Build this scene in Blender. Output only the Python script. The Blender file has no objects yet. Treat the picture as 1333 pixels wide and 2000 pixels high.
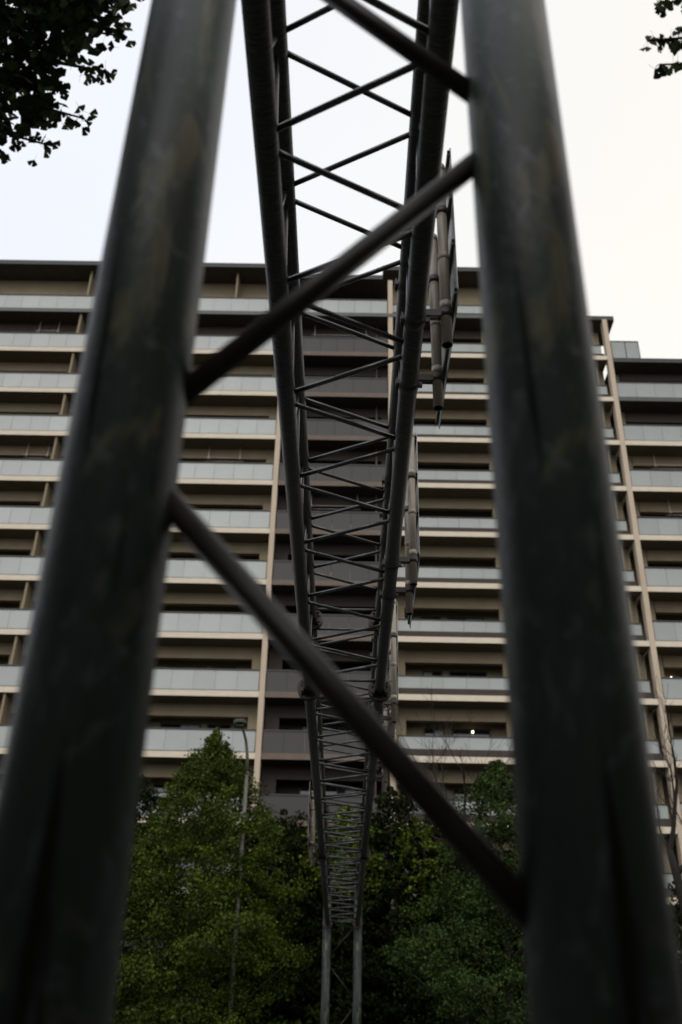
import bpy, math, random
import numpy as np
from mathutils import Vector, Matrix

SC = bpy.context.scene
COL = SC.collection
rnd = random.Random(7)
nr = np.random.RandomState(11)

# ---------------------------------------------------------------- camera
cam_data = bpy.data.cameras.new("camera")
cam_data.sensor_fit = 'VERTICAL'
cam_data.sensor_height = 36.0
cam_data.lens = 35.0
cam_data.clip_start = 0.05
cam_data.clip_end = 2000
cam_data.dof.use_dof = True
cam_data.dof.focus_distance = 11.5
cam_data.dof.aperture_fstop = 1.2
cam = bpy.data.objects.new("camera", cam_data)
COL.objects.link(cam)
_th, _yaw, _roll = math.radians(30.5), math.radians(0.69), math.atan(0.0235)
_fw = Vector((-math.sin(_yaw) * math.cos(_th), math.cos(_yaw) * math.cos(_th), math.sin(_th)))
_rt = Vector((math.cos(_yaw), math.sin(_yaw), 0))
_up = _rt.cross(_fw)
_R = _rt * math.cos(_roll) + _up * math.sin(_roll)
_U = _up * math.cos(_roll) - _rt * math.sin(_roll)
_m = Matrix((_R, _U, -_fw)).transposed().to_4x4()
_m.translation = Vector((0.06, 0, 1.35))
cam.matrix_world = _m
SC.camera = cam

# ---------------------------------------------------------------- world, sun, exposure
SUN_EL, SUN_AZ = math.radians(33), math.radians(193)      # azimuth measured from +Y towards +X
world = bpy.data.worlds.new("World")
SC.world = world
world.use_nodes = True
wn, wl = world.node_tree.nodes, world.node_tree.links
wn.clear()
sky = wn.new('ShaderNodeTexSky')
sky.sky_type = 'NISHITA'
sky.sun_disc = False
sky.sun_elevation = SUN_EL
sky.sun_rotation = SUN_AZ
sky.air_density = 1.3
sky.dust_density = 6.0
sky.ozone_density = 1.0
hs = wn.new('ShaderNodeHueSaturation')
hs.inputs['Saturation'].default_value = 0.22
bg = wn.new('ShaderNodeBackground')
bg.inputs['Strength'].default_value = 0.10
wo = wn.new('ShaderNodeOutputWorld')
wl.new(sky.outputs[0], hs.inputs['Color'])
mixn = wn.new('ShaderNodeMix')          # an even cloud layer over the clear sky
mixn.data_type = 'RGBA'
mixn.inputs[0].default_value = 0.80
ctc = wn.new('ShaderNodeTexCoord')
cns = wn.new('ShaderNodeTexNoise')
cns.inputs['Scale'].default_value = 1.3
cns.inputs['Detail'].default_value = 5
crp = wn.new('ShaderNodeValToRGB')
crp.color_ramp.elements[0].position = 0.3
crp.color_ramp.elements[1].position = 0.65
crp.color_ramp.elements[0].color = (.90, .92, .97, 1)
crp.color_ramp.elements[1].color = (1.0, .995, .985, 1)
cvm = wn.new('ShaderNodeVectorMath')
cvm.operation = 'SCALE'
cvm.inputs['Scale'].default_value = 10.6
wl.new(ctc.outputs['Generated'], cns.inputs['Vector'])
wl.new(cns.outputs['Fac'], crp.inputs['Fac'])
# cooler towards the west (left), warmer towards the east
sep = wn.new('ShaderNodeSeparateXYZ')
wl.new(ctc.outputs['Generated'], sep.inputs[0])
tint = wn.new('ShaderNodeValToRGB')
tint.color_ramp.elements[0].position = 0.30
tint.color_ramp.elements[1].position = 0.75
tint.color_ramp.elements[0].color = (.93, .955, 1.0, 1)
tint.color_ramp.elements[1].color = (1.0, .965, .90, 1)
mr0 = wn.new('ShaderNodeMapRange')
mr0.inputs['From Min'].default_value = -.5
mr0.inputs['From Max'].default_value = .5
wl.new(sep.outputs[0], mr0.inputs['Value'])
wl.new(mr0.outputs[0], tint.inputs['Fac'])
tm = wn.new('ShaderNodeVectorMath')
tm.operation = 'MULTIPLY'
wl.new(crp.outputs[0], tm.inputs[0])
wl.new(tint.outputs[0], tm.inputs[1])
wl.new(tm.outputs[0], cvm.inputs[0])
wl.new(cvm.outputs[0], mixn.inputs[7])
wl.new(hs.outputs[0], mixn.inputs[6])
wl.new(mixn.outputs[2], bg.inputs['Color'])
wl.new(bg.outputs[0], wo.inputs['Surface'])
sun_d = bpy.data.lights.new("sun", 'SUN')
sun_d.energy = 0.32
sun_d.angle = math.radians(25)
sun_d.color = (1.0, 0.95, 0.88)
sun = bpy.data.objects.new("sun", sun_d)
COL.objects.link(sun)
_sd = Vector((math.sin(SUN_AZ) * math.cos(SUN_EL), math.cos(SUN_AZ) * math.cos(SUN_EL), math.sin(SUN_EL)))
sun.rotation_euler = _sd.to_track_quat('Z', 'Y').to_euler()
SC.view_settings.view_transform = 'Standard'
SC.view_settings.look = 'None'
SC.view_settings.gamma = 1.0
SC.view_settings.exposure = 0.22
SC.view_settings.use_curve_mapping = False

# ---------------------------------------------------------------- materials
def mat(name, col, rough=0.7, metal=0.0, var=0.0, scale=3.0, stretch=(1, 1, 1), bump=0.0, bscale=40.0,
        col2=None, spec=0.5, coord='Object', island=0.0, detail=4.0):
    m = bpy.data.materials.new(name)
    m.use_nodes = True
    n, l = m.node_tree.nodes, m.node_tree.links
    b = n['Principled BSDF']
    b.inputs['Roughness'].default_value = rough
    b.inputs['Metallic'].default_value = metal
    b.inputs['Specular IOR Level'].default_value = spec
    c1 = (*col, 1)
    c2 = (*(col2 if col2 else tuple(c * (1 - var) for c in col)), 1)
    b.inputs['Base Color'].default_value = c1
    if var or col2 or bump:
        tc = n.new('ShaderNodeTexCoord')
        mp = n.new('ShaderNodeMapping')
        mp.inputs['Scale'].default_value = stretch
        l.new(tc.outputs[coord], mp.inputs['Vector'])
    if var or col2:
        ns = n.new('ShaderNodeTexNoise')
        ns.inputs['Scale'].default_value = scale
        ns.inputs['Detail'].default_value = detail
        ns.inputs['Roughness'].default_value = 0.6
        l.new(mp.outputs[0], ns.inputs['Vector'])
        rp = n.new('ShaderNodeValToRGB')
        rp.color_ramp.elements[0].position = 0.32
        rp.color_ramp.elements[1].position = 0.68
        rp.color_ramp.elements[0].color = c2
        rp.color_ramp.elements[1].color = c1
        l.new(ns.outputs['Fac'], rp.inputs['Fac'])
        out = rp.outputs[0]
        if island:
            ge = n.new('ShaderNodeNewGeometry')
            mr = n.new('ShaderNodeMapRange')
            mr.inputs['To Min'].default_value = 1 - island
            mr.inputs['To Max'].default_value = 1 + island
            l.new(ge.outputs['Random Per Island'], mr.inputs['Value'])
            mx = n.new('ShaderNodeVectorMath')
            mx.operation = 'SCALE'
            l.new(out, mx.inputs[0])
            l.new(mr.outputs[0], mx.inputs['Scale'])
            out = mx.outputs[0]
        l.new(out, b.inputs['Base Color'])
    if bump:
        n2 = n.new('ShaderNodeTexNoise')
        n2.inputs['Scale'].default_value = bscale
        n2.inputs['Detail'].default_value = 3
        l.new(mp.outputs[0], n2.inputs['Vector'])
        bp = n.new('ShaderNodeBump')
        bp.inputs['Strength'].default_value = bump
        bp.inputs['Distance'].default_value = 0.01
        l.new(n2.outputs['Fac'], bp.inputs['Height'])
        l.new(bp.outputs[0], b.inputs['Normal'])
    return m

M = {}
# chords run along Y: brushed scuffs run round the tube, so the noise is squeezed along Y
M['chord'] = mat('galvanised_tube', (0.075, 0.075, 0.07), 0.34, 0.1, scale=5, stretch=(2, 16, 2), col2=(0.012, 0.0125, 0.011), bump=0.5, bscale=6)
M['bar'] = mat('galvanised_bar', (0.07, 0.074, 0.078), 0.18, 0.3, scale=6, col2=(0.038, 0.035, 0.032), bump=0.1, bscale=30)
M['leg'] = mat('weathered_column_steel', (0.044, 0.053, 0.054), 0.30, 0.15, scale=2.6, stretch=(2.6, 2.6, 0.35), col2=(0.012, 0.013, 0.010), bump=0.12, spec=.4, bscale=14, detail=6)
def leg_material():
    m = mat('weathered_column_steel', (0.044, 0.062, 0.058), 0.36, 0.0, scale=2.6, stretch=(2.6, 2.6, 0.45), col2=(0.022, 0.025, 0.021), bump=0.3, spec=.2, detail=9)
    n, l = m.node_tree.nodes, m.node_tree.links
    b = n['Principled BSDF']
    src = b.inputs['Base Color'].links[0].from_socket
    tc = n.new('ShaderNodeTexCoord')
    def patch(scale, st, lo, hi, col, prev, dist=1.2):
        mp = n.new('ShaderNodeMapping'); mp.inputs['Scale'].default_value = st
        ns = n.new('ShaderNodeTexNoise'); ns.inputs['Scale'].default_value = scale; ns.inputs['Detail'].default_value = 6
        ns.inputs['Distortion'].default_value = dist
        r = n.new('ShaderNodeMapRange'); r.inputs['From Min'].default_value = lo; r.inputs['From Max'].default_value = hi
        mx = n.new('ShaderNodeMix'); mx.data_type = 'RGBA'; mx.inputs[7].default_value = (*col, 1)
        l.new(tc.outputs['Object'], mp.inputs['Vector']); l.new(mp.outputs[0], ns.inputs['Vector'])
        l.new(ns.outputs['Fac'], r.inputs['Value']); l.new(r.outputs[0], mx.inputs[0]); l.new(prev, mx.inputs[6])
        return mx.outputs[2]
    src = patch(3.0, (1, 1, .35), .53, .60, (.12, .115, .07), src)      # pale oxide drips
    src = patch(2.2, (1.6, 1.6, .3), .56, .70, (.062, .052, .018), src)      # brownish grime
    src = patch(14, (1, 1, .6), .55, .75, (.095, .11, .11), src)           # spangle
    src = patch(5, (3, 3, .12), .60, .66, (.006, .006, .005), src, .3)       # dark run marks
    l.new(src, b.inputs['Base Color'])
    return m
M['leg'] = leg_material()
M['brace'] = mat('brace_steel', (0.026, 0.021, 0.017), 0.4, 0.0, scale=5, col2=(0.011, 0.009, 0.008), bump=0.1, spec=.25)
M['flange'] = mat('flange_steel', (0.07, 0.058, 0.045), 0.6, 0.3, scale=20, col2=(0.03, 0.026, 0.022))
M['post'] = mat('sign_post_steel', (0.36, 0.31, 0.25), 0.45, 0.1, scale=5, stretch=(2, 2, .6), col2=(0.22, 0.19, 0.15), bump=.08)
M['clamp'] = mat('clamp_steel', (0.06, 0.055, 0.05), 0.5, 0.4, var=.4)
M['panel'] = mat('sign_aluminium', (0.34, 0.34, 0.33), 0.4, 0.5, scale=2, col2=(0.22, 0.22, 0.21))
M['rail'] = mat('sign_rail', (0.10, 0.095, 0.085), 0.5, 0.3, var=.3)
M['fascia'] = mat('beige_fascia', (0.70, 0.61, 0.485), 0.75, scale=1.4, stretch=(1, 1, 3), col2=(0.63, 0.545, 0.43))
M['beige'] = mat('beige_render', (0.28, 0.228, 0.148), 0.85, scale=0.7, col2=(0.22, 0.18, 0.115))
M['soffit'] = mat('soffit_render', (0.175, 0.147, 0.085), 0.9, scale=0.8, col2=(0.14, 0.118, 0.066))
M['brown'] = mat('dark_brown_soffit', (0.08, 0.06, 0.048), 0.85, scale=1.5, stretch=(3, 1, 1), col2=(0.06, 0.045, 0.036))
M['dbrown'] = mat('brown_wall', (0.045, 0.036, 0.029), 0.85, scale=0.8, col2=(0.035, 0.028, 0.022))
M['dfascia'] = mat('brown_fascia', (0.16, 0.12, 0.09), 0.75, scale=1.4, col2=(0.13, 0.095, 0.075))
M['gfascia'] = mat('charcoal_fascia', (0.075, 0.082, 0.085), 0.5, var=.2)
M['pillar'] = mat('beige_pillar', (0.56, 0.46, 0.35), 0.75, scale=1.2, stretch=(1, 1, .3), col2=(0.48, 0.39, 0.29))
M['glass'] = mat('frosted_glass', (0.345, 0.372, 0.36), 0.28, 0.0, scale=0.9, stretch=(1, 1, .5), col2=(0.30, 0.325, 0.318))
def vary(m, amt):
    # every pane a slightly different tone
    n, l = m.node_tree.nodes, m.node_tree.links
    b = n['Principled BSDF']
    src = b.inputs['Base Color'].links[0].from_socket
    oi = n.new('ShaderNodeObjectInfo')
    r = n.new('ShaderNodeMapRange'); r.inputs['To Min'].default_value = 1 - amt; r.inputs['To Max'].default_value = 1 + amt
    v = n.new('ShaderNodeVectorMath'); v.operation = 'SCALE'
    l.new(oi.outputs['Random'], r.inputs['Value']); l.new(src, v.inputs[0]); l.new(r.outputs[0], v.inputs['Scale'])
    l.new(v.outputs[0], b.inputs['Base Color'])
vary(M['glass'], .07)
M['dglass'] = mat('dark_panel', (0.040, 0.036, 0.032), 0.55, 0.0, scale=0.9, col2=(0.033, 0.029, 0.026))
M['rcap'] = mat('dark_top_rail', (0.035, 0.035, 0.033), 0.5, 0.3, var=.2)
M['kerbband'] = mat('dark_upstand', (0.055, 0.042, 0.036), 0.8, var=.2)
M['frame'] = mat('window_frame', (0.03, 0.03, 0.03), 0.4, 0.4, var=.2)
M['pane'] = mat('window_pane', (0.012, 0.013, 0.015), 0.08, 0.0, var=.2, spec=0.8)
M['curtain'] = mat('curtained_pane', (0.24, 0.26, 0.27), 0.25, var=.2, scale=6, stretch=(6, 1, .2))
M['roof'] = mat('roof_edge', (0.04, 0.045, 0.045), 0.6, var=.3)
M['bark'] = mat('bark', (0.075, 0.06, 0.045), 0.9, scale=6, stretch=(3, 3, .6), col2=(0.035, 0.028, 0.022), bump=.4, bscale=12)
M['darkbark'] = mat('dark_bark', (0.014, 0.011, 0.009), 0.9, var=.5, scale=6)
M['twig'] = mat('bare_twig', (0.03, 0.02, 0.014), 0.9, var=.4, scale=6)
def leafmat(name, a, b, island=.35, sc=.8, spec=.18):
    m = mat(name, a, 0.6, col2=b, scale=sc, island=island, spec=spec, coord='Object')
    return m
M['lf_gink'] = leafmat('ginkgo_foliage', (0.072, 0.102, 0.006), (0.014, 0.028, 0.002))
M['lf_gink2'] = leafmat('ginkgo_foliage_cool', (0.046, 0.078, 0.013), (0.012, 0.026, 0.005))
M['lf_dark'] = leafmat('evergreen_foliage', (0.020, 0.027, 0.006), (0.007, 0.010, 0.002), spec=.08)
M['lf_bright'] = leafmat('fresh_foliage', (0.12, 0.155, 0.012), (0.04, 0.07, 0.01), sc=1.3)
M['lf_near'] = leafmat('near_ginkgo_leaf', (0.05, 0.07, 0.018), (0.03, 0.045, 0.012), sc=9)
M['lamp'] = mat('lamp_housing', (0.035, 0.037, 0.032), 0.4, 0.2, var=.2)
M['lamppole'] = mat('lamp_pole', (0.20, 0.19, 0.16), 0.45, 0.3, var=.3, scale=3)
M['lens'] = mat('lamp_lens', (0.05, 0.055, 0.05), 0.15)
M['asphalt'] = mat('asphalt', (0.05, 0.05, 0.052), 0.9, var=.3, scale=.6, bump=.3, bscale=60)
M['paving'] = mat('paving', (0.09, 0.086, 0.08), 0.9, var=.25, scale=2, bump=.2)
M['kerb'] = mat('kerb_stone', (0.24, 0.235, 0.22), 0.85, var=.25, scale=3)
M['paint'] = mat('road_paint', (0.7, 0.7, 0.68), 0.7, var=.15, scale=8)
M['earth'] = mat('earth', (0.045, 0.04, 0.028), 0.95, var=.4, scale=2)
M['pole'] = mat('laundry_rod', (0.42, 0.38, 0.34), 0.4, 0.3, var=.1)
em = bpy.data.materials.new('bulb_glow')
em.use_nodes = True
em.node_tree.nodes['Principled BSDF'].inputs['Emission Color'].default_value = (1, .86, .62, 1)
em.node_tree.nodes['Principled BSDF'].inputs['Emission Strength'].default_value = 5.0
M['bulb'] = em

# ---------------------------------------------------------------- mesh helpers
WL = {}        # world location of every object's origin
def link(name, me, loc, parent=None):
    o = bpy.data.objects.new(name, me)
    COL.objects.link(o)
    loc = Vector(loc)
    WL[o] = loc
    if parent is not None:
        o.parent = parent
        o.location = loc - WL[parent]
    else:
        o.location = loc
    return o
def top(name, loc, label, cat, group=None):
    o = link(name, None, loc)
    o.empty_display_size = 0.3
    o['label'] = label
    o['category'] = cat
    if group:
        o['group'] = group
    return o
def tag(o, label=None, cat=None, group=None, kind=None):
    if label: o['label'] = label
    if cat: o['category'] = cat
    if group: o['group'] = group
    if kind: o['kind'] = kind
    return o
class MB:
    def __init__(s):
        s.v, s.f, s.sm = [], [], []
    def add(s, vs, fs, smooth=False):
        b = len(s.v)
        s.v += [tuple(v) for v in vs]
        s.f += [tuple(i + b for i in f) for f in fs]
        s.sm += [smooth] * len(fs) if not isinstance(smooth, list) else smooth
        return s
    def box(s, x0, x1, y0, y1, z0, z1):
        return s.add([(x0, y0, z0), (x1, y0, z0), (x1, y1, z0), (x0, y1, z0), (x0, y0, z1), (x1, y0, z1), (x1, y1, z1), (x0, y1, z1)],
                     [(0, 3, 2, 1), (4, 5, 6, 7), (0, 1, 5, 4), (1, 2, 6, 5), (2, 3, 7, 6), (3, 0, 4, 7)])
    def path(s, pts, rads, n=12, caps=True, hollow=False):
        pts = [Vector(p) for p in pts]
        vs, fs, sm = [], [], []
        ref = None
        for i, p in enumerate(pts):
            d = (pts[min(i + 1, len(pts) - 1)] - pts[max(i - 1, 0)]).normalized()
            if ref is None:
                ref = Vector((0, 0, 1)) if abs(d.z) < .9 else Vector((1, 0, 0))
            a = d.cross(ref).normalized()
            b = d.cross(a).normalized()
            ref = b.cross(d) if False else a.cross(d)
            for k in range(n):
                t = 2 * math.pi * k / n
                vs.append(p + (a * math.cos(t) + b * math.sin(t)) * rads[i])
        for i in range(len(pts) - 1):
            for k in range(n):
                k2 = (k + 1) % n
                fs.append((i * n + k, i * n + k2, (i + 1) * n + k2, (i + 1) * n + k))
                sm.append(True)
        if caps and not hollow:
            fs.append(tuple(range(n - 1, -1, -1))); sm.append(False)
            fs.append(tuple((len(pts) - 1) * n + k for k in range(n))); sm.append(False)
        return s.add(vs, fs, sm)
    def tube(s, a, b, r, n=14, r2=None):
        return s.path([a, b], [r, r if r2 is None else r2], n)
    def build(s, name, m, parent=None, origin=None):
        v = np.array(s.v, dtype=float)
        c = v.min(0) * .5 + v.max(0) * .5 if origin is None else np.array(origin, float)
        me = bpy.data.meshes.new(name)
        me.from_pydata([tuple(p) for p in (v - c)], [], s.f)
        me.polygons.foreach_set('use_smooth', s.sm)
        me.materials.append(M[m])
        me.update()
        return link(name, me, c, parent)
BOXES = {}
def box(name, x0, x1, y0, y1, z0, z1, m, parent=None):
    key = (round(x1 - x0, 3), round(y1 - y0, 3), round(z1 - z0, 3), m)
    c = ((x0 + x1) / 2, (y0 + y1) / 2, (z0 + z1) / 2)
    if key not in BOXES:
        o = MB().box(x0, x1, y0, y1, z0, z1).build(name, m, parent, c)
        BOXES[key] = o.data
        return o
    return link(name, BOXES[key], c, parent)
def quads_mesh(name, V, nper, m, loc, parent=None):
    """V: (N*nper,3) array of leaf polygons with nper corners"""
    N = len(V) // nper
    me = bpy.data.meshes.new(name)
    me.vertices.add(len(V))
    me.vertices.foreach_set('co', (V - np.array(loc)).astype(np.float32).ravel())
    me.loops.add(len(V))
    me.loops.foreach_set('vertex_index', np.arange(len(V), dtype=np.int32))
    me.polygons.add(N)
    me.polygons.foreach_set('loop_start', np.arange(0, len(V), nper, dtype=np.int32))
    me.polygons.foreach_set('loop_total', np.full(N, nper, dtype=np.int32))
    me.update(calc_edges=True)
    me.materials.append(M[m])
    return link(name, me, loc, parent)

# ---------------------------------------------------------------- ground and road (below the frame, but there)
def sheet(name, x0, x1, y0, y1, z, m):
    b = MB()
    b.add([(x0, y0, z), (x1, y0, z), (x1, y1, z), (x0, y1, z)], [(0, 1, 2, 3)])
    return tag(b.build(name, m), kind='structure')
sheet('ground', -700, 700, -700, 700, -0.13, 'earth')
sheet('road', -300, 300, 4.6, 36.2, -0.12, 'asphalt')
tag(MB().box(-300, 300, -9, 4.4, -0.125, 0.0).build('pavement_near', 'paving'), kind='structure')
tag(MB().box(-300, 300, 36.4, 42.0, -0.125, 0.0).build('pavement_far', 'paving'), kind='structure')
tag(MB().box(-300, 300, 4.4, 4.6, -0.125, 0.02).build('kerb_near', 'kerb'), kind='structure')
tag(MB().box(-300, 300, 36.2, 36.4, -0.125, 0.02).build('kerb_far', 'kerb'), kind='structure')
for yy in (9.0, 12.6, 16.2, 24.0, 27.6, 31.2):
    b = MB()
    for k in range(-8, 9):
        b.add([(k * 12, yy, -.116), (k * 12 + 6, yy, -.116), (k * 12 + 6, yy + .15, -.116), (k * 12, yy + .15, -.116)], [(0, 1, 2, 3)])
    tag(b.build('lane_marking', 'paint'), kind='structure')
b = MB().box(-120, 120, 19.6, 20.6, -.122, .12)
tag(b.build('median', 'kerb'), kind='structure')

# ---------------------------------------------------------------- apartment building
YF = 46.8
FH = 3.08
def zb(k): return 15.2 + FH * k      # bottom of the balcony slab of storey k
bld = top('apartment_building', (0, 52, 0), 'tall beige apartment block with rows of frosted glass balconies rising behind the trees', 'building')

def glass_run(bal, x0, x1, z0, z1, y, m, w=1.1, single=False):
    n = max(1, round((x1 - x0) / w))
    if single:
        box('glass_panel', x0, x1, y - .02, y, z0, z1, m, bal)
        return
    s = (x1 - x0) / n
    for i in range(n):
        box('glass_panel', x0 + i * s + .007, x0 + (i + 1) * s - .007, y - .02, y, z0, z1, m, bal)

def balcony(x0, x1, k, kind, single=False):
    z = zb(k)
    soff = {'L': 'soffit', 'M': 'soffit', 'D': 'dbrown', 'R': 'soffit', 'top': 'brown', 'topM': 'brown'}[kind]
    fas = {'L': 'fascia', 'M': 'fascia', 'D': 'dfascia', 'R': 'fascia', 'top': 'gfascia', 'topM': 'gfascia'}[kind]
    gl = 'dglass' if kind == 'D' else 'glass'
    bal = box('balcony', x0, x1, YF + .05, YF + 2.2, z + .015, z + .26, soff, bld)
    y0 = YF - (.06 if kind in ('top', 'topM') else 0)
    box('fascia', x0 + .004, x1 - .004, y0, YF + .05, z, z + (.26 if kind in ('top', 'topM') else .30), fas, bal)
    if kind in ('M', 'topM'):
        yg = YF + .40
        box('upstand', x0 + .05, x1 - .05, yg - .03, yg + .09, z + .26, z + .76, 'kerbband', bal)
        glass_run(bal, x0 + .12, x1 - .18, z + .76, z + 1.36, yg, gl, single=single)
        box('top_rail', x0 + .08, x1 - .14, yg - .05, yg + .04, z + 1.36, z + 1.42, 'rcap', bal)
    else:
        yg = YF + .06
        box('bottom_rail', x0 + .05, x1 - .05, yg - .04, yg + .03, z + .30, z + .345, 'rcap', bal)
        glass_run(bal, x0 + .05, x1 - .05, z + .345, z + 1.37, yg, gl, single=single)
        box('top_rail', x0 + .03, x1 - .03, yg - .05, yg + .04, z + 1.37, z + 1.45, 'rcap', bal)
    return bal

def window(x0, x1, k, light=0):
    z0, z1 = zb(k) + .34, zb(k + 1) - .70
    y = YF + 2.2
    fr = MB()
    t = .07
    for a, b_, c, d in ((x0, x1, z1 - t, z1), (x0, x1, z0, z0 + t), (x0, x0 + t, z0 + t, z1 - t), (x1 - t, x1, z0 + t, z1 - t), ((x0 + x1) / 2 - .04, (x0 + x1) / 2 + .04, z0 + t, z1 - t)):
        fr.box(a, b_, y - .05, y + .01, c, d)
    f = fr.build('window', 'frame', bld)
    xm = (x0 + x1) / 2
    for i, (a, b_) in enumerate(((x0 + t, xm - .04), (xm + .04, x1 - t))):
        box('pane', a, b_, y - .025, y - .004, z0 + t, z1 - t, 'curtain' if light & (1 << i) else 'pane', f)

def bay(x0, x1, k, dark=False, flip=False, beam=True, brown=False):
    """recessed wall strip, beam and two windows behind a balcony bay of storey k"""
    z1 = zb(k + 1)
    if beam:
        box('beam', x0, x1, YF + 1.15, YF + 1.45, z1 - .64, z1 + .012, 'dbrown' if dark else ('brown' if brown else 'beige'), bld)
    w = x1 - x0
    a = [(.20, .55), (.605, .81)] if not flip else [(.19, .40), (.47, .86)]
    for (s, e) in a:
        window(x0 + w * s, x0 + w * e, k, rnd.choice([0, 0, 1, 2, 2]) if k < 4 else rnd.choice([0, 0, 2]))

# back walls of each block (one wall each)
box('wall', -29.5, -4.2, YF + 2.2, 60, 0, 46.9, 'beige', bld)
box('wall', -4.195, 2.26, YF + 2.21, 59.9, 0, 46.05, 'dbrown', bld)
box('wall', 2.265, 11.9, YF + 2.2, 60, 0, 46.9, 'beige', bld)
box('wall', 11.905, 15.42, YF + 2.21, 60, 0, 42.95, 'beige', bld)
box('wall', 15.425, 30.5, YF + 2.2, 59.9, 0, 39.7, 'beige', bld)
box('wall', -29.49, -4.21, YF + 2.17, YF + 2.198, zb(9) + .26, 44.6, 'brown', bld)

# balconies, storey by storey
for k in range(-3, 10):
    far = k < 0
    kd = 'top' if k == 9 else 'L'
    balcony(-29.4, -24.0, k, kd, single=True)
    balcony(-24.0, -4.33, k, kd, single=far)
    balcony(-4.06, 2.12, k, 'top' if k == 9 else 'D', single=far)
    if k == 9:
        balcony(2.12, 11.9, k, 'topM')
    else:
        balcony(2.40, 15.28, k, 'M', single=far)
    if k <= 7:
        balcony(15.56, 22.2, k, 'top' if k == 7 else 'R', single=far)
        balcony(22.2, 30.4, k, 'top' if k == 7 else 'R', single=True)
    if k < 9:
        br = k == 8
        bay(-10.6, -4.75, k, False, brown=br)
        bay(-16.8, -10.6, k, False, True, brown=br)
        bay(-23.1, -17.0, k, False, brown=br)
        bay(-3.35, 2.1, k, True)
        bay(2.95, 7.97, k, False, True, brown=br)
        bay(8.4, 14.5, k, False, False, brown=br)
    if k <= 7:
        bay(16.2, 22.0, k, False, True, brown=(k >= 6))
    if -1 <= k < 9:
        for fx in (-16.9, -29.0):
            box('partition_wall', fx - .06, fx + .06, YF + .14, YF + 2.18, zb(k) + .27, zb(k + 1) + .01, 'beige', bld)
        if k < 8:
            box('partition_wall', 14.62, 14.72, YF + .5, YF + 2.18, zb(k) + .27, zb(k + 1) + .01, 'beige', bld)
# structural columns
for (x0, x1, zt, m) in ((-4.9, -4.335, 46.2, 'beige'), (-10.9, -10.3, 43.1, 'beige'), (-17.4, -16.97, 43.1, 'beige'),
                        (-4.05, -3.35, 42.8, 'dbrown'), (1.75, 2.1, 42.8, 'dbrown'), (2.42, 2.95, 42.9, 'beige'), (7.97, 8.4, 42.9, 'beige'),
                        (14.75, 15.25, 42.9, 'beige'), (15.6, 16.15, 39.6, 'beige'), (22.0, 22.5, 39.6, 'beige')):
    box('column', x0, x1, YF + 1.12, YF + 1.6, 0, zt, m, bld)
# front pillars
box('pillar', -4.33, -4.06, YF - .03, YF + .4, 0, 46.2, 'pillar', bld)
box('pillar', 2.12, 2.40, YF - .03, YF + .4, 0, 45.95, 'pillar', bld)
box('pillar', 15.28, 15.56, YF - .03, YF + .45, 0, 43.0, 'pillar', bld)
# top terrace walls and fins
box('partition_wall', -7.55, -7.43, YF + .55, YF + 1.55, zb(9) + .27, 46.95, 'beige', bld)
box('partition_wall', -16.96, -16.84, YF + .55, YF + 1.55, zb(9) + .27, 46.95, 'beige', bld)
box('terrace_wall', -29.4, -4.34, YF + 1.55, YF + 1.75, zb(9) + .27, 46.95, 'beige', bld)
box('terrace_wall', 2.42, 11.8, YF + 1.55, YF + 1.75, zb(9) + .27, 46.95, 'beige', bld)
box('terrace_wall', -4.0, 2.1, YF + 1.9, YF + 2.05, zb(9) + .27, 46.05, 'dbrown', bld)
# roofs
def roof(x0, x1, zt, th, y0, y1=60.3):
    r = box('roof', x0, x1, y0 + .1, y1, zt - th + .02, zt - .06, 'brown', bld)
    box('roof_edge', x0 - .01, x1 + .01, y0, y0 + .1, zt - th, zt, 'roof', r)
    return r
roof(-29.6, -3.60, 47.27, .34, YF)
roof(-3.58, 1.78, 46.42, .34, YF)
roof(1.80, 12.0, 47.22, .34, YF)
r_ = roof(12.02, 16.0, 43.28, .30, YF, 49.3)
box('roof_edge', 16.0, 16.04, YF + .1, 49.3, 42.98, 43.28, 'roof', r_)
roof(12.02, 15.5, 43.20, .2, 49.32)
roof(15.58, 31, 40.0, .30, YF)
box('roof', 1.9, 12.0, 50, 58, 47.2, 48.2, 'brown', bld)
# windbreak box on the lower roof
wb = box('windbreak', 15.62, 17.32, YF + .12, YF + .2, 40.0, 40.08, 'rcap', bld)
for (a, c) in ((15.62, 15.66), (16.47, 16.51), (17.28, 17.32)):
    box('frame', a, c, YF + .12, YF + .17, 40.08, 41.36, 'rcap', wb)
for (a, c) in ((15.665, 16.465), (16.515, 17.275)):
    box('glass_panel', a, c, YF + .14, YF + .155, 40.09, 41.34, 'glass', wb)
box('top_rail', 15.62, 17.32, YF + .11, YF + .18, 41.36, 41.41, 'rcap', wb)
# laundry rods hung on a few balconies
for (x0, x1, k) in ((-2.6, 1.0, 8), (-2.4, .6, 4), (-19.8, -18.2, 8), (-18.9, -17.3, 5), (-8.4, -6.2, 5), (17.6, 20.6, 4), (17.2, 20, 5)):
    b = MB()
    z = zb(k) + 2.22
    for dy in (0, .35):
        b.tube((x0, YF + .75 + dy, z), (x1, YF + .75 + dy, z), .02, 6)
    for xx in (x0 + .2, x1 - .2):
        b.box(xx - .02, xx + .02, YF + .7, YF + 1.2, z - .06, z - .02)
        b.box(xx - .02, xx + .02, YF + .9, YF + .95, z - .02, zb(k + 1) + .02)
    b.build('laundry_rod', 'pole', bld)
# two lit bulbs seen over the balcony rails
for (x, k) in ((6.35, 0), (16.75, 1)):
    b = MB()
    b.path([(x, YF + 1.9, zb(k) + 2.15 + d) for d in (-.075, -.05, 0, .05, .075)], [.01, .04, .05, .04, .01], 10)
    b.build('light_bulb', 'bulb', bld)
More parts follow.
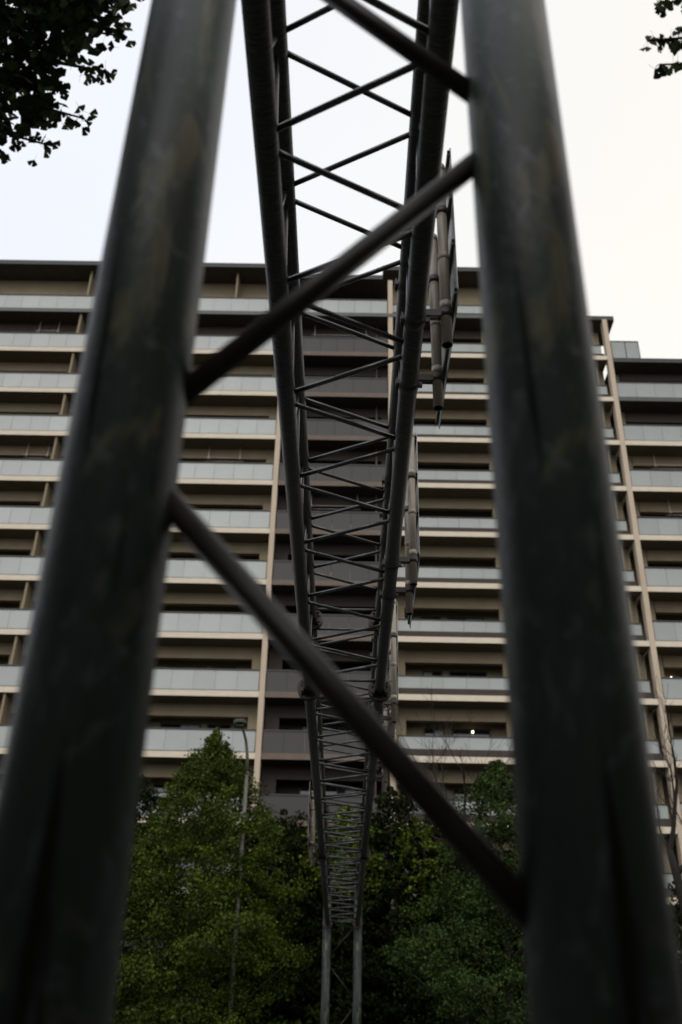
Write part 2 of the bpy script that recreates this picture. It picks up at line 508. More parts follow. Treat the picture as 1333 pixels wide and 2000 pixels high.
# ceiling drain pipes
for x in (1.45, -11.1):
    b = MB().tube((x, YF + .95, 2), (x, YF + .95, 42.9), .045, 8)
    b.build('drain_pipe', 'dfascia' if -4 < x < 2 else 'beige', bld)

# ---------------------------------------------------------------- gantry
ZL, ZU, XC = 6.79, 7.96, 0.545
gan = top('overhead_gantry', (0.02, 2.27, 0), 'grey tubular steel gantry spanning the road on two twin-legged towers', 'gantry')
def part_tube(name, a, b, r, m, n=16, parent=gan):
    return MB().tube(a, b, r, n).build(name, m, parent)
for (py, xs) in ((2.27, (-.568, .598)), (38.6, (-.555, .555))):
    for x in xs:
        lg = MB().path([(x, py, -.02), (x, py, 8.25)], [.156, .156], 48 if py < 10 else 20).build('leg', 'leg', gan)
        MB().path([(x, py, 8.25), (x, py, 8.30)], [.165, .14], 24).build('cap', 'flange', lg)
        b = MB().box(x - .32, x + .32, py - .32, py + .32, 0.0, .035)
        for q in range(4):
            a = q * math.pi / 2 + .78
            b.tube((x + .36 * math.cos(a), py + .36 * math.sin(a), .035), (x + .36 * math.cos(a), py + .36 * math.sin(a), .12), .02, 6)
        b.build('base_plate', 'flange', lg)
    zl = [(1.52 if py < 10 else 1.56) + (1.37 if py < 10 else 1.33) * i - (.03 * max(0, i - 1) if py < 10 else 0) for i in range(-1, 6)]
    r = .036 if py < 10 else .026
    g = .13 if py < 10 else .14
    for i in range(len(zl) - 1):
        left_first = (i % 2 == 1)      # 1.56 is a right node
        xa, xb = (xs[0], xs[1]) if left_first is True else (xs[1], xs[0])
        # node i is on side: even index(-1 -> left)
        sa = xs[0] if i % 2 == 0 else xs[1]
        sb = xs[1] if i % 2 == 0 else xs[0]
        ca = .1 if sa < 0 else -.1
        cb = .1 if sb < 0 else -.1
        A, B = Vector((sa + ca, py, zl[i] + g)), Vector((sb + cb, py, zl[i + 1] - g))
        D = (B - A).normalized()
        A, B = A - D * .06, B + D * .06
        cbr = MB().tube(A, B, r, 20).build('cross_brace', 'brace', gan)
    # the top frame that carries the chords
    part_tube('cross_brace', (xs[0] + .1, py, 8.05), (xs[1] - .1, py, 8.05), .036, 'brace')

MODS = [(2.42, 14.60), (14.64, 26.70), (26.74, 38.44)]
def flange(c, y, z, x, parent):
    b = MB().path([(x, y - .034, z), (x, y, z)], [.178, .178], 28)
    for q in range(8):
        a = q * math.pi / 4 + .39
        b.tube((x + .13 * math.cos(a), y - .06, z + .13 * math.sin(a)), (x + .13 * math.cos(a), y - .034, z + .13 * math.sin(a)), .016, 6)
    b.build('flange_disc', 'flange', parent)
def gussets(y, z, x, s, parent):
    b = MB()
    for q in range(4):
        a = q * math.pi / 2 + .78
        ca, sa = math.cos(a), math.sin(a)
        px, pz = -sa * .005, ca * .005
        P = [(x + ca * .08, y, z + sa * .08), (x + ca * .17, y, z + sa * .17), (x + ca * .08, y + s * .17, z + sa * .08)]
        vs = [(p[0] + px, p[1], p[2] + pz) for p in P] + [(p[0] - px, p[1], p[2] - pz) for p in P]
        b.add(vs, [(0, 1, 2), (5, 4, 3), (0, 3, 4, 1), (1, 4, 5, 2), (2, 5, 3, 0)])
    b.build('gusset', 'bar', parent)['kind'] = 'stuff'
for mi, (ya, yb) in enumerate(MODS):
    for x in (-XC, XC):
        for z in (ZL, ZU):
            ch = MB().tube((x, ya, z), (x, yb, z), .0825, 28).build('chord', 'chord', gan)
            if mi < 2:
                flange(ch, yb + .034 - .016, z, x, ch)
                gussets(yb - .02, z, x, -1, ch)
            if mi > 0:
                flange(ch, ya + .036 + .02, z, x, ch)
                gussets(ya + .055, z, x, 1, ch)
            if mi == 2:
                flange(ch, yb, z, x, ch)
    RB = .0225
    e0, e1 = ya + .36, yb - .36
    for (z, off) in ((ZL, 0.0), (ZU, .08)):
        nodes = []     # (y, side)
        base = 4.42 + off + (0.0 if mi == 0 else (.07 if mi == 1 else .1))
        j = -4
        while True:
            y = base + .7 * j
            if y > e1 + .05: break
            if y > e0 - .25:
                nodes.append((y, -1 if j % 2 == 0 else 1))
            j += 1
        for (y, sd), (y2, s2) in zip(nodes, nodes[1:]):
            ga = .085
            part_tube('lattice_bar', (sd * (XC - .06), y + ga, z), (s2 * (XC - .06), y2 - ga, z), RB, 'bar', 10)
        for y in (e0, e1):
            if mi == 0 and y == e0: continue
            part_tube('lattice_bar', (-XC + .05, y, z), (XC - .05, y, z), RB, 'bar', 10)
    for sx in (-1, 1):
        base = 4.5 + (0.0 if mi == 0 else .08)
        j = -4
        nodes = []
        while True:
            y = base + .7 * j
            if y > e1 + .05: break
            if y > e0 - .25:
                up = (j % 2 == 0) if sx < 0 else (j % 2 != 0)
                nodes.append((y, up))
            j += 1
        for (y, u), (y2, u2) in zip(nodes, nodes[1:]):
            za = ZU - .06 if u else ZL + .06
            zc = ZU - .06 if u2 else ZL + .06
            part_tube('lattice_bar', (sx * XC, y + .07, za), (sx * XC, y2 - .07, zc), RB, 'bar', 10)
        for y in (e0, e1):
            part_tube('lattice_bar', (sx * XC, y, ZL + .05), (sx * XC, y, ZU - .05), RB, 'bar', 10)

# ---------------------------------------------------------------- road signs hung on the gantry
def road_sign(y0, y1, posts, side, zt, label, zlow=6.80, zpost=6.53):
    X = side * .875
    t = top('road_sign', (X, (y0 + y1) / 2, 0), label, 'road sign', 'signs mounted along the gantry')
    b = MB()
    r = .12
    prof = [(y0 + r, zlow), (y1 - r, zlow), (y1, zlow + r), (y1, zt - r), (y1 - r, zt), (y0 + r, zt), (y0, zt - r), (y0, zlow + r)]
    n = len(prof)
    xa, xb = X, X + side * .004
    vs = [(xa, p[0], p[1]) for p in prof] + [(xb, p[0], p[1]) for p in prof]
    b.add(vs, [tuple(range(n)), tuple(range(2 * n - 1, n - 1, -1))] + [(i, (i + 1) % n, n + (i + 1) % n, n + i) for i in range(n)])
    b.build('sign_panel', 'panel', t)
    for q in range(4):
        z = zlow + .14 + (zt - zlow - .28) * q / 3
        b = MB()
        b.box(min(X, X - side * .02), max(X, X - side * .02) - .001, y0 + .04, y1 - .04, z - .03, z - .022)
        b.box(min(X, X - side * .02), max(X, X - side * .02) - .001, y0 + .04, y1 - .04, z + .022, z + .03)
        b.box(min(X - side * .02, X - side * .025), max(X - side * .02, X - side * .025), y0 + .04, y1 - .04, z - .03, z + .03)
        b.build('stiffening_rail', 'rail', t)
    XP = side * .80
    for y in posts:
        b = MB()
        # hollow pipe open at its lower end
        n = 24
        R1, R2 = .045, .040
        zs = (zpost, zt - .1)
        vs = []
        for R in (R1, R2):
            for z in zs:
                vs += [(XP + R * math.cos(2 * math.pi * k / n), y + R * math.sin(2 * math.pi * k / n), z) for k in range(n)]
        fs, sm = [], []
        for k in range(n):
            k2 = (k + 1) % n
            fs += [(k, k2, n + k2, n + k), (k2, k, 2 * n + k, 2 * n + k2)]
            sm += [True, False]
        fs.append(tuple(n + k for k in range(n))); sm.append(False)
        b.add(vs, fs, sm)
        p = b.build('post', 'post', t)
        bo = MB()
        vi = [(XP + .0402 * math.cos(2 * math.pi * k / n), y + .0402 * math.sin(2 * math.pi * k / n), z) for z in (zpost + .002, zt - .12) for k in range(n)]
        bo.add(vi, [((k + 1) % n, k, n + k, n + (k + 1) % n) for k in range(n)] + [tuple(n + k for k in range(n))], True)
        bo.build('bore_shade', 'rcap', p)  # dark lining puts the shade inside the open pipe into its colour
        # bands that tie the rails to the post
        for q in range(4):
            z = zlow + .14 + (zt - zlow - .28) * q / 3
            bb = MB().path([(XP, y, z - .035), (XP, y, z + .035)], [.0475, .0475], 24)
            bb.box(min(XP + side * .03, X - side * .026), max(XP + side * .03, X - side * .026), y - .012, y + .012, z - .02, z + .02)
            bb.build('rail_band', 'post', p)
        for zc in (ZL, ZU):
            c = MB()
            # band round the chord
            c.path([(side * XC, y - .045, zc), (side * XC, y + .045, zc)], [.089, .089], 28)
            # band round the post, a little above the chord axis
            zp = zc + .06
            c.path([(XP, y, zp - .035), (XP, y, zp + .035)], [.054, .054], 24)
            x1, x2 = sorted((side * (XC + .06), XP - side * .03))
            c.box(x1, x2, y + .02, y + .032, zp - .035, zp + .03)
            c.box(x1, x2, y - .032, y - .02, zp - .035, zp + .03)
            c.box(*sorted((side * (XC + .07), side * (XC + .12))), y - .019, y + .019, zc - .03, zc + .06)
            for s2 in (-1, 1):
                c.tube((side * (XC - .10), y + s2 * .03, zc - .05), (side * (XC - .10), y + s2 * .03, zc + .05), .009, 6)
            c.box(*sorted((side * (XC - .115), side * (XC - .08))), y - .04, y + .04, zc - .022, zc + .022)
            c.build('clamp', 'clamp', t)
    return t
road_sign(5.92, 7.80, (6.15, 6.99), 1, 8.70, 'nearest grey-backed sign plate seen edge-on beside the gantry, on two tan pipes')
road_sign(10.42, 12.45, (10.43, 11.25), 1, 8.78, 'second sign plate on the right of the gantry, just before the bolted flange joint')
road_sign(15.5, 17.6, (15.36, 16.10), 1, 8.78, 'third sign plate on the right of the gantry, half hidden just beyond the flange joint')
road_sign(18.7, 20.3, (18.85, 19.6), 1, 8.1, 'small farthest sign plate on the right of the gantry, in front of the dark trees')
road_sign(25.2, 27.5, (25.9, 26.95), -1, 8.3, 'only sign plate on the left of the gantry, against the bright green leaves', zlow=6.75)

# ---------------------------------------------------------------- street lamp
lamp = top('street_lamp', (-4.01, 40.2, 0), 'single-arm street lamp with curved neck rising out of the ginkgo tree', 'street lamp')
MB().path([(-4.01, 40.2, 0), (-4.01, 40.2, 1.4)], [.13, .12], 16).build('base', 'lamppole', lamp)
MB().path([(-4.01, 40.2, 1.4), (-4.0, 40.2, 7), (-3.99, 40.2, 12.7)], [.10, .09, .075], 16).build('pole', 'lamppole', lamp)
MB().path([(-3.99, 40.2, 12.7), (-4.02, 40.1, 13.38), (-4.08, 39.85, 13.86), (-4.18, 39.5, 14.18), (-4.24, 39.2, 14.27)], [.072, .065, .058, .05, .045], 12).build('arm', 'lamppole', lamp)
b = MB()
nl = 18
prof = [(-.40, .03), (-.34, .55), (-.2, .9), (0, 1.0), (.2, .92), (.34, .62), (.42, .2)]
vs, fs = [], []
cx, cy, cz = -4.27, 39.0, 14.31
for (dy, s_) in prof:
    for k in range(nl):
        a = 2 * math.pi * k / nl
        sx_, sz_ = math.copysign(abs(math.cos(a)) ** .6, math.cos(a)), math.copysign(abs(math.sin(a)) ** .6, math.sin(a))
        vs.append((cx + .30 * s_ * sx_, cy + dy, cz + (.19 if sz_ > 0 else .12) * s_ * sz_ + .05 * dy))
for i in range(len(prof) - 1):
    for k in range(nl):
        fs.append((i * nl + k, (i + 1) * nl + k, (i + 1) * nl + (k + 1) % nl, i * nl + (k + 1) % nl))
fs += [tuple(range(nl)), tuple((len(prof) - 1) * nl + k for k in range(nl - 1, -1, -1))]
b.add(vs, fs, True)
hd = b.build('lamp_head', 'lamp', lamp)
b = MB()
b.box(cx - .17, cx + .17, cy - .22, cy + .2, cz - .135, cz - .115)
b.build('lens', 'lens', hd)

# ---------------------------------------------------------------- trees
def leaf_quads(C, size, spread=.35, up=.35):
    """a 4-cornered leaf at every centre, normals scattered"""
    N = len(C)
    n = nr.normal(size=(N, 3)); n[:, 2] += up
    n /= np.linalg.norm(n, axis=1)[:, None]
    t = nr.normal(size=(N, 3))
    a = np.cross(n, t); a /= np.linalg.norm(a, axis=1)[:, None]
    b_ = np.cross(n, a)
    s = size * (1 + spread * (nr.rand(N) * 2 - 1))[:, None]
    V = np.empty((N, 4, 3))
    V[:, 0] = C - b_ * s * .55
    V[:, 1] = C + a * s * .5 + b_ * s * .25
    V[:, 2] = C + b_ * s * .5 + n * s * .12
    V[:, 3] = C - a * s * .5 + b_ * s * .25
    return V.reshape(-1, 3)

def crown_points(cx, cy, prof, nclump, per, clump_r, shell=.55, lean=(0, 0), flat=.7):
    """clumps of leaves at branch ends: prof is a list of (z, radius)"""
    zs = np.array([p[0] for p in prof]); rs = np.array([p[1] for p in prof])
    o = np.argsort(zs); zs, rs = zs[o], rs[o]
    zz = np.linspace(zs[0], zs[-1], 200)
    wgt = np.interp(zz, zs, rs) ** 1.3 + .08
    z = nr.choice(zz, size=nclump, p=wgt / wgt.sum()) + nr.normal(size=nclump) * .1
    r = np.interp(z, zs, rs)
    a = nr.rand(nclump) * 2 * math.pi
    lob = 1 + .20 * np.sin(a * 3 + z * 1.6 + cx) + .14 * np.sin(a * 5 - z * 2.3 + cy)
    rr = r * lob * (shell + (1 - shell) * nr.rand(nclump)) * np.where(nr.rand(nclump) < .25, nr.rand(nclump), 1)
    cc = np.stack([cx + rr * np.cos(a) + lean[0] * (z - zs[0]), cy + rr * np.sin(a) * .9 + lean[1] * (z - zs[0]), z], 1)
    cr = clump_r * (.5 + nr.rand(nclump)) * np.clip(r / 1.2, .35, 1)
    out = []
    P = nr.normal(size=(nclump, per, 3))
    P /= np.linalg.norm(P, axis=2)[:, :, None]
    P *= (nr.rand(nclump, per, 1) ** .5)
    P[:, :, 2] *= flat
    return (cc[:, None, :] + P * cr[:, None, None]).reshape(-1, 3), cc

def tree(name, label, cx, cy, prof, nclump, per, cr, size, m, limbs=14, group=None, z0=0, lean=(0, 0), trunk_r=.22, cat='tree', shell=.55, up=.35, fill=0):
    t = top(name, (cx, cy, z0), label, cat, group)
    ztop = max(p[0] for p in prof)
    MB().path([(cx, cy, z0 - .1), (cx + lean[0] * 2, cy, z0 + (ztop - z0) * .3), (cx + lean[0] * ztop * .5, cy, z0 + (ztop - z0) * .6), (cx + lean[0] * ztop, cy, ztop - .25)],
              [trunk_r, trunk_r * .75, trunk_r * .45, .015], 10).build('trunk', 'bark', t)
    C, cc = crown_points(cx, cy, prof, nclump, per, cr, shell, lean)
    if fill:
        pz = np.array([p[0] for p in prof])[::-1]; pr = np.array([p[1] for p in prof])[::-1]
        zz = np.linspace(pz[0], pz[-1], 400); w = np.interp(zz, pz, pr) ** 2 + .004
        z = nr.choice(zz, size=fill, p=w / w.sum()) + nr.normal(size=fill) * .03
        a = nr.rand(fill) * 6.2832; r = np.interp(z, pz, pr) * (.3 + .5 * nr.rand(fill) ** .7)
        F = [np.stack([cx + r * np.cos(a), cy + r * np.sin(a) * .9, z], 1)]
        # upright shoots that make the ragged top
        for q in range(34):
            zt_ = ztop - abs(nr.normal()) * 1.5 - (0 if q else -.12)
            rr = np.interp(zt_, pz, pr) * nr.rand() ** .5 * (q > 0)
            aa = nr.rand() * 6.2832
            L = .5 + .6 * nr.rand(); m_ = 190
            h = nr.rand(m_)
            wd = (.05 + .26 * (1 - h)) * .8
            F.append(np.stack([cx + rr * math.cos(aa) + nr.normal(size=m_) * wd, cy + rr * math.sin(aa) + nr.normal(size=m_) * wd, zt_ + .1 - L + h * L], 1))
        C = np.concatenate([C] + F)
    V = leaf_quads(C, size, up=up)
    quads_mesh('crown', V, 4, m, (cx, cy, (ztop + z0) / 2), t)
    for i in rnd.sample(range(len(cc)), min(limbs, len(cc))):
        e = cc[i]
        zs = max(z0 + 1.5, e[2] - .7 * math.hypot(e[0] - cx, e[1] - cy) - .3)
        s = Vector((cx + lean[0] * (zs - z0), cy, min(zs, ztop - .4)))
        e = Vector(e)
        mid = s.lerp(e, .5) + Vector((rnd.uniform(-.15, .15), rnd.uniform(-.15, .15), rnd.uniform(.05, .3)))
        MB().path([s, mid, e], [.06, .035, .01], 5).build('limb', 'bark', t)
    return t

# the two ginkgos in front of the building
tree('ginkgo_tree', 'pointed green ginkgo around the street lamp, left of the far gantry tower', -5.5, 41.2,
     [(14.75, .05), (14.35, .32), (13.8, .8), (13.0, 1.3), (12.2, 1.7), (11.2, 2.4), (10, 2.9), (8.5, 3.2), (6.3, 3.75), (4.2, 3.8), (2.6, 2.6)], 560, 180, .52, .09, 'lf_gink', 30, shell=.78, fill=17000)
tree('ginkgo_tree', 'pointed green ginkgo on the right, partly behind the near right leg of the gantry', 6.3, 41.2,
     [(13.75, .05), (13.35, .4), (12.7, .9), (12.0, 1.4), (11.0, 1.7), (10.0, 2.05), (8.5, 2.7), (6.4, 3.7), (4.9, 4.1), (3.2, 3.6), (2.2, 2.2)], 480, 180, .52, .09, 'lf_gink2', 30, shell=.78, fill=17000)
# evergreens behind
tree('evergreen_tree', 'dark evergreen tree behind the left ginkgo, beside the near left leg', -9.2, 43.4,
     [(13.4, .3), (12.6, 1.3), (11.2, 2.1), (9, 2.6), (6, 2.9), (3, 2.7), (1.2, 1.6)], 420, 110, .5, .12, 'lf_dark')
tree('evergreen_tree', 'dark rounded evergreen between the left ginkgo and the gantry', -2.6, 43.9,
     [(12.3, .4), (11.7, 1.3), (10.4, 1.9), (8, 2.2), (5, 2.4), (2, 2.2), (.8, 1.4)], 420, 110, .5, .12, 'lf_dark')
tree('broadleaf_tree', 'broadleaf tree with yellow-green fresh leaves right behind the lattice of the gantry', .0, 43.0,
     [(12.0, .2), (11.6, .7), (10.9, 1.2), (10.0, 1.5), (9.0, 1.5), (8.4, .9)], 230, 40, .42, .13, 'lf_bright', z0=0, trunk_r=.16, up=1.2)
tree('evergreen_tree', 'dark evergreen just right of the gantry with a ragged top', 2.2, 43.4,
     [(13.2, .25), (12.6, .9), (11.4, 1.5), (9.5, 2.0), (6, 2.5), (3, 2.5), (1, 1.6)], 460, 110, .45, .12, 'lf_dark')
tree('broadleaf_tree', 'broadleaf tree with light leaf sprays between the dark evergreen and the right ginkgo', 3.3, 42.3,
     [(11.9, .2), (11.3, .8), (10.3, 1.2), (9.0, 1.2), (7.0, 1.0), (5.5, .8)], 110, 30, .38, .13, 'lf_bright', trunk_r=.14, up=1.2)
tree('evergreen_tree', 'low dark evergreen filling the gap behind the far gantry tower', -.2, 44.2,
     [(9.6, .5), (8.8, 1.6), (7, 2.3), (4.5, 2.6), (2, 2.4), (.7, 1.5)], 420, 110, .5, .12, 'lf_dark')
tree('evergreen_tree', 'dark evergreen behind the right ginkgo', 5.4, 44.3,
     [(11.4, .4), (10.6, 1.5), (8.5, 2.3), (5, 2.7), (2, 2.5), (.7, 1.5)], 420, 110, .5, .12, 'lf_dark')
tree('evergreen_tree', 'dark evergreen at the far right, behind the near right leg', 10.4, 44.2,
     [(10.8, .5), (9.9, 1.6), (8, 2.4), (5, 2.7), (2, 2.5), (.7, 1.5)], 380, 110, .5, .12, 'lf_dark')

tree('evergreen_tree', 'dark evergreen behind the leafless trunk at the right edge of the view', 14.2, 43.4,
     [(9.4, .5), (8.6, 1.5), (7, 2.2), (5, 2.6), (2, 2.4), (.7, 1.5)], 320, 110, .5, .12, 'lf_dark')
# leafless trees
def bare_branches(b, p, d, r, L, depth, rng, droop=.0):
    n = 4
    pts, rad = [p.copy()], [r]
    q = p.copy()
    dd = d.copy()
    for i in range(n):
        dd = (dd + Vector((rng.uniform(-.22, .22), rng.uniform(-.22, .22), rng.uniform(-.1, .16)))).normalized()
        q = q + dd * (L / n)
        pts.append(q.copy()); rad.append(max(.006, r * (1 - .55 * (i + 1) / n)))
        if depth > 0 and i >= 1:
            for _ in range(rng.choice([1, 1, 2])):
                nd = (dd + Vector((rng.uniform(-1, 1), rng.uniform(-1, 1), rng.uniform(-.35, .75))) * .85).normalized()
                bare_branches(b, q, nd, max(.006, rad[-1] * .6), L * rng.uniform(.45, .75), depth - 1, rng)
    b.path(pts, rad, 6 if r > .03 else 4, caps=False)
def bare_tree(label, base, trunk, limbs, seed, rt=.16, m='twig', depth=3):
    rng = random.Random(seed)
    t = top('bare_tree', base, label, 'tree')
    MB().path(trunk, [rt * (1 - .55 * i / (len(trunk) - 1)) for i in range(len(trunk))], 12).build('trunk', m, t)
    for (p, d, r, L) in limbs:
        b = MB()
        bare_branches(b, Vector(p), Vector(d).normalized(), r, L, depth, rng)
        b.build('branch', m, t)
bare_tree('leafless tree with fine twigs spread in front of the right-hand balconies, above the trees', (4.9, 42.6, 0),
          [(4.9, 42.6, 0), (4.85, 42.5, 5), (4.95, 42.2, 9), (4.9, 42.0, 11.2)],
          [((4.9, 42, 10.9), (-1.0, -.2, .75), .075, 3.0), ((4.9, 42, 11.2), (.1, -.3, 1), .07, 2.3), ((4.9, 42.1, 10.6), (.9, -.2, .7), .06, 2.2), ((4.9, 42, 10.2), (-1, .2, .35), .06, 2.6), ((4.9, 42, 11.2), (-.5, .2, .9), .06, 2.7)], 5, .17)
bare_tree('leafless dark-trunked tree at the right edge of the view', (13.2, 40.0, 0),
          [(13.4, 40, 0), (13.3, 40, 3.5), (13.0, 40, 7.2), (12.75, 39.9, 9.0), (12.6, 39.9, 9.9)],
          [((12.6, 39.9, 9.8), (.35, -.1, 1), .11, 3.6), ((12.75, 39.9, 9.0), (1, -.2, .9), .12, 4.0), ((13.0, 40, 8.0), (1, .3, 1), .10, 4.2), ((12.6, 39.9, 9.9), (-.5, -.1, .8), .05, 1.8)], 12, .27, 'darkbark')

# ---------------------------------------------------------------- near ginkgos over the pavement
def fan_outline(rng):
    pts = [(0, 0)]
    dn = rng.uniform(.35, .6)
    for t in (-1, -.72, -.4, -.1, 0, .1, .4, .72, 1):
        a = t * math.radians(rng.uniform(52, 60))
        r = (dn if t == 0 else 1.0 + rng.uniform(-.05, .05)) - .14 * t * t
        pts.append((r * math.sin(a), r * math.cos(a)))
    return pts
def fan_polys(C, size):
    N = len(C)
    o = np.array(fan_outline(random.Random(5)))
    n = nr.normal(size=(N, 3)) * .6; n[:, 2] += 1
    n /= np.linalg.norm(n, axis=1)[:, None]
    a = np.cross(n, nr.normal(size=(N, 3))); a /= np.linalg.norm(a, axis=1)[:, None]
    b_ = np.cross(n, a)
    s = (size * (.7 + .5 * nr.rand(N)))[:, None, None]
    V = C[:, None, :] + s * (a[:, None, :] * o[None, :, :1] + b_[:, None, :] * (o[None, :, 1:2] - .6))
    return V.reshape(-1, 3)
LEAFMESH = []
for s in range(7):
    rg = random.Random(40 + s)
    o = fan_outline(rg)
    vs = [(x * .068, y * .068, .012 * math.sin(x * 3) - .02 * (y ** 2) * .5) for x, y in o]
    fs = [(0, i, i + 1) for i in range(1, len(o) - 1)]
    # stalk
    k = len(vs)
    vs += [(-.0011, 0, 0), (.0011, 0, 0), (.0008, -.055, .01), (-.0008, -.055, .01)]
    fs += [(k, k + 1, k + 2, k + 3)]
    me = bpy.data.meshes.new('leaf')
    me.from_pydata(vs, [], fs)
    me.materials.append(M['lf_near'])
    me.update()
    LEAFMESH.append(me)
def near_tree(label, base, trunk, rt, boughs, n_parts, seed, mass):
    """boughs: polylines whose last stretch hangs into view, with hanging fan leaves; mass: ellipsoids of the rest of the crown"""
    rng = random.Random(seed)
    t = top('ginkgo_tree', base, label, 'tree')
    MB().path(trunk, [rt, rt * .85, rt * .7, rt * .5][:len(trunk)], 16).build('trunk', 'darkbark', t)
    cnt = 0
    for (pts, nl_, spread) in boughs:
        b = MB()
        P = [Vector(p) for p in pts]
        b.path(P, [.03 - .024 * i / (len(P) - 1) for i in range(len(P))], 6)
        leaves = []
        for i in range(nl_):
            u = ((i + rng.random()) / nl_) ** .6
            f = u * (len(P) - 1)
            j = min(int(f), len(P) - 2)
            q = P[j].lerp(P[j + 1], f - j)
            sp = spread * (.35 + .65 * (1 - u))
            e = q + Vector((rng.gauss(0, 1), rng.gauss(0, 1), rng.gauss(-.15, .9))) * sp
            if i % 4 == 0:
                b.path([q, q.lerp(e, .5) + Vector((0, 0, .02)), e], [.004, .003, .0015], 4, caps=False)
            leaves.append(e)
        b.build('branch', 'darkbark', t)
        for e in leaves:
            if cnt >= n_parts: break
            o = link('leaf', rng.choice(LEAFMESH), e, t)
            sc_ = rng.uniform(.7, 1.15)
            o.scale = (sc_, sc_, sc_)
            nv = Vector((rng.gauss(0, .5), -.75 + rng.gauss(0, .5), -.65 + rng.gauss(0, .5))).normalized()
            fv = Vector((rng.gauss(.25, .7), rng.gauss(.3, .5), rng.gauss(-.6, .7)))
            fv = (fv - nv * fv.dot(nv)).normalized()
            o.rotation_euler = Matrix((fv.cross(nv), fv, nv)).transposed().to_euler()
            cnt += 1
    pts = []
    for (c, rad, num) in mass:
        d = nr.normal(size=(num, 3))
        d /= np.linalg.norm(d, axis=1)[:, None]
        d *= nr.rand(num, 1) ** .4
        pts.append(np.array(c) + d * np.array(rad))
    C = np.concatenate(pts)
    o = quads_mesh('crown', fan_polys(C, .075), 10, 'lf_near', (base[0], base[1], 7), t)
    o['kind'] = 'stuff'
    return t
near_tree('overhanging ginkgo at top left with fan leaves silhouetted on the sky', (-5.2, 2.6, 0),
          [(-5.2, 2.6, -.02), (-5.15, 2.6, 3), (-5.2, 2.7, 7), (-5.2, 2.7, 10)], .2,
          [([(-4.6, 2.9, 6.9), (-3.0, 3.8, 7.7), (-2.1, 4.15, 7.95), (-1.56, 4.2, 7.93)], 62, .12),
           ([(-4.6, 2.9, 6.8), (-3.0, 3.8, 7.5), (-2.1, 4.25, 7.75), (-1.57, 4.33, 7.74)], 56, .12),
           ([(-4.6, 2.9, 6.6), (-3.0, 4.0, 7.3), (-2.1, 4.4, 7.56), (-1.70, 4.45, 7.52)], 52, .11),
           ([(-4.6, 2.9, 6.4), (-3.1, 4.1, 7.1), (-2.3, 4.55, 7.32), (-1.86, 4.62, 7.24)], 50, .10),
           ([(-4.6, 2.9, 6.2), (-3.2, 4.2, 6.9), (-2.5, 4.65, 7.15), (-2.14, 4.72, 7.09)], 40, .10),
           ([(-4.4, 2.8, 6.1), (-3.4, 4.2, 6.85), (-2.8, 4.7, 7.06), (-2.38, 4.78, 6.99)], 28, .10),
           ([(-4.4, 2.8, 7.2), (-3.0, 3.6, 7.9), (-1.9, 4.05, 8.12), (-1.43, 4.15, 8.05)], 10, .07)], 298, 3,
          [((-3.3, 4.0, 8.5), (1.3, 1.0, 1.1), 2600), ((-2.15, 4.2, 7.98), (.56, .4, .45), 720), ((-2.5, 4.55, 7.45), (.5, .3, .36), 520), ((-5.0, 1.5, 9.0), (3.2, 3.6, 2.8), 17000)])
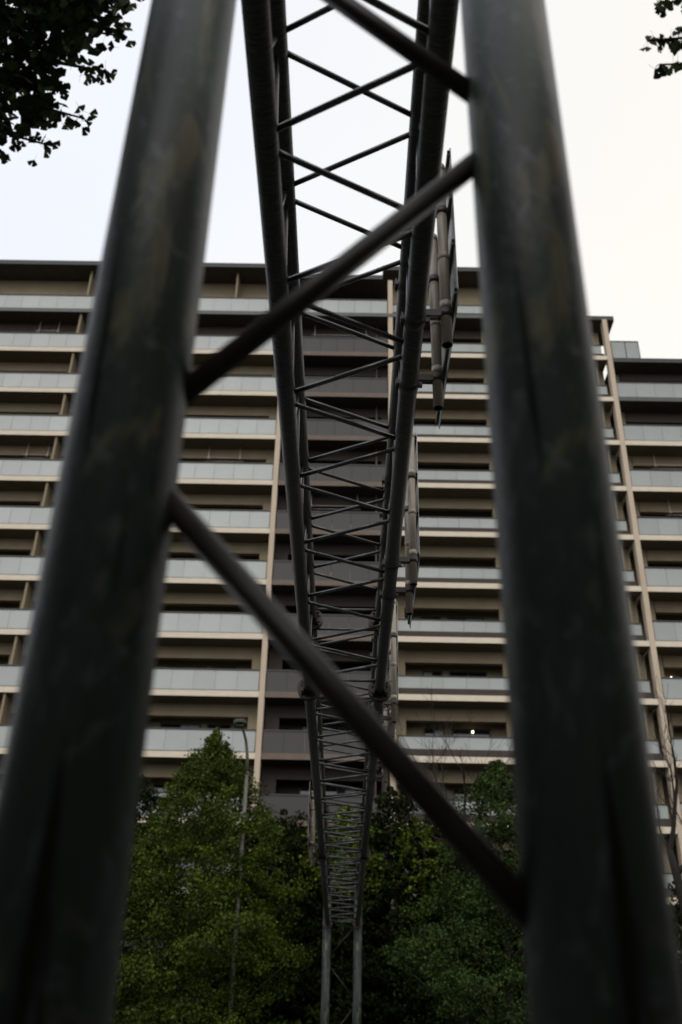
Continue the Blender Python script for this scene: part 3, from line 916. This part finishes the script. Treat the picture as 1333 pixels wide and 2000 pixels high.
near_tree('overhanging ginkgo whose few leaf sprays enter at the top right corner', (6.4, 1.8, 0),
          [(6.4, 1.8, -.02), (6.35, 1.8, 3), (6.4, 1.9, 7), (6.3, 1.9, 10)], .2,
          [([(5.8, 2.2, 6.6), (3.6, 3.6, 7.2), (2.5, 4.0, 7.36), (1.94, 4.05, 7.36)], 55, .06),
           ([(5.8, 2.2, 6.8), (3.6, 3.4, 7.5), (2.6, 3.85, 7.62), (1.98, 3.92, 7.54)], 45, .06),
           ([(5.8, 2.2, 6.4), (3.7, 3.6, 7.0), (2.7, 4.1, 7.22), (2.03, 4.14, 7.24)], 45, .06)], 145, 9,
          [((6.0, .6, 9.2), (3.0, 3.0, 2.8), 13000)])
# unseen street trees added behind and beside the camera to block sky light
for (x, y, lab) in ((-7.6, -6.6, 'dense unseen ginkgo added behind the viewer on the near pavement to block sky light, left of the middle'),
                    (7.4, -6.8, 'dense unseen ginkgo added behind the viewer on the near pavement to block sky light, right of the middle'),
                    (-9.5, -1.5, 'dense ginkgo added on the near pavement to block sky light, far to the left, outside the view')):
    tree('ginkgo_tree', lab, x, y, [(12.5, .4), (11.5, 1.6), (10, 2.6), (7.5, 3.3), (5, 3.4), (3.2, 3.0), (2.2, 2.0)], 330, 60, .6, .16, 'lf_near', trunk_r=.2)
for (x, y, lab) in ((-15.5, -1.0, 'dense unseen ginkgo added on the near pavement to block sky light, second beyond the left of the view'), (10.5, -1.6, 'dense unseen ginkgo added on the near pavement to block sky light, beyond the right of the view'),
                    (16.5, -1.0, 'dense unseen ginkgo added on the near pavement to block sky light, second beyond the right of the view'), (-22, -1.2, 'dense unseen ginkgo added on the near pavement to block sky light, farthest to the left'),
                    (22.5, -1.2, 'dense unseen ginkgo added on the near pavement to block sky light, farthest to the right')):
    tree('ginkgo_tree', lab, x, y, [(13.0, .4), (12, 1.7), (10, 2.8), (7.5, 3.4), (5, 3.5), (3.2, 3.0), (2.2, 2.0)], 260, 60, .65, .18, 'lf_near', trunk_r=.2)

# unseen block added behind the viewer to cut off low sky light
bb_ = top('added_brick_block', (0, -24, 0), 'plain brown brick block added unseen behind the viewer across the near pavement to cut off low sky light', 'building')
box('wall', -42, 42, -30, -18, 0, 15, 'dfascia', bb_)
box('roof', -42.3, 42.3, -30.3, -17.7, 15.001, 15.5, 'roof', bb_)
for k in range(4):
    for i in range(20):
        x = -40 + i * 4.1
        w_ = box('window', x, x + 2.2, -17.998, -17.95, 1.2 + k * 3.2, 2.9 + k * 3.2, 'frame', bb_)
        box('pane', x + .08, x + 2.12, -17.949, -17.94, 1.28 + k * 3.2, 2.82 + k * 3.2, 'pane', w_)
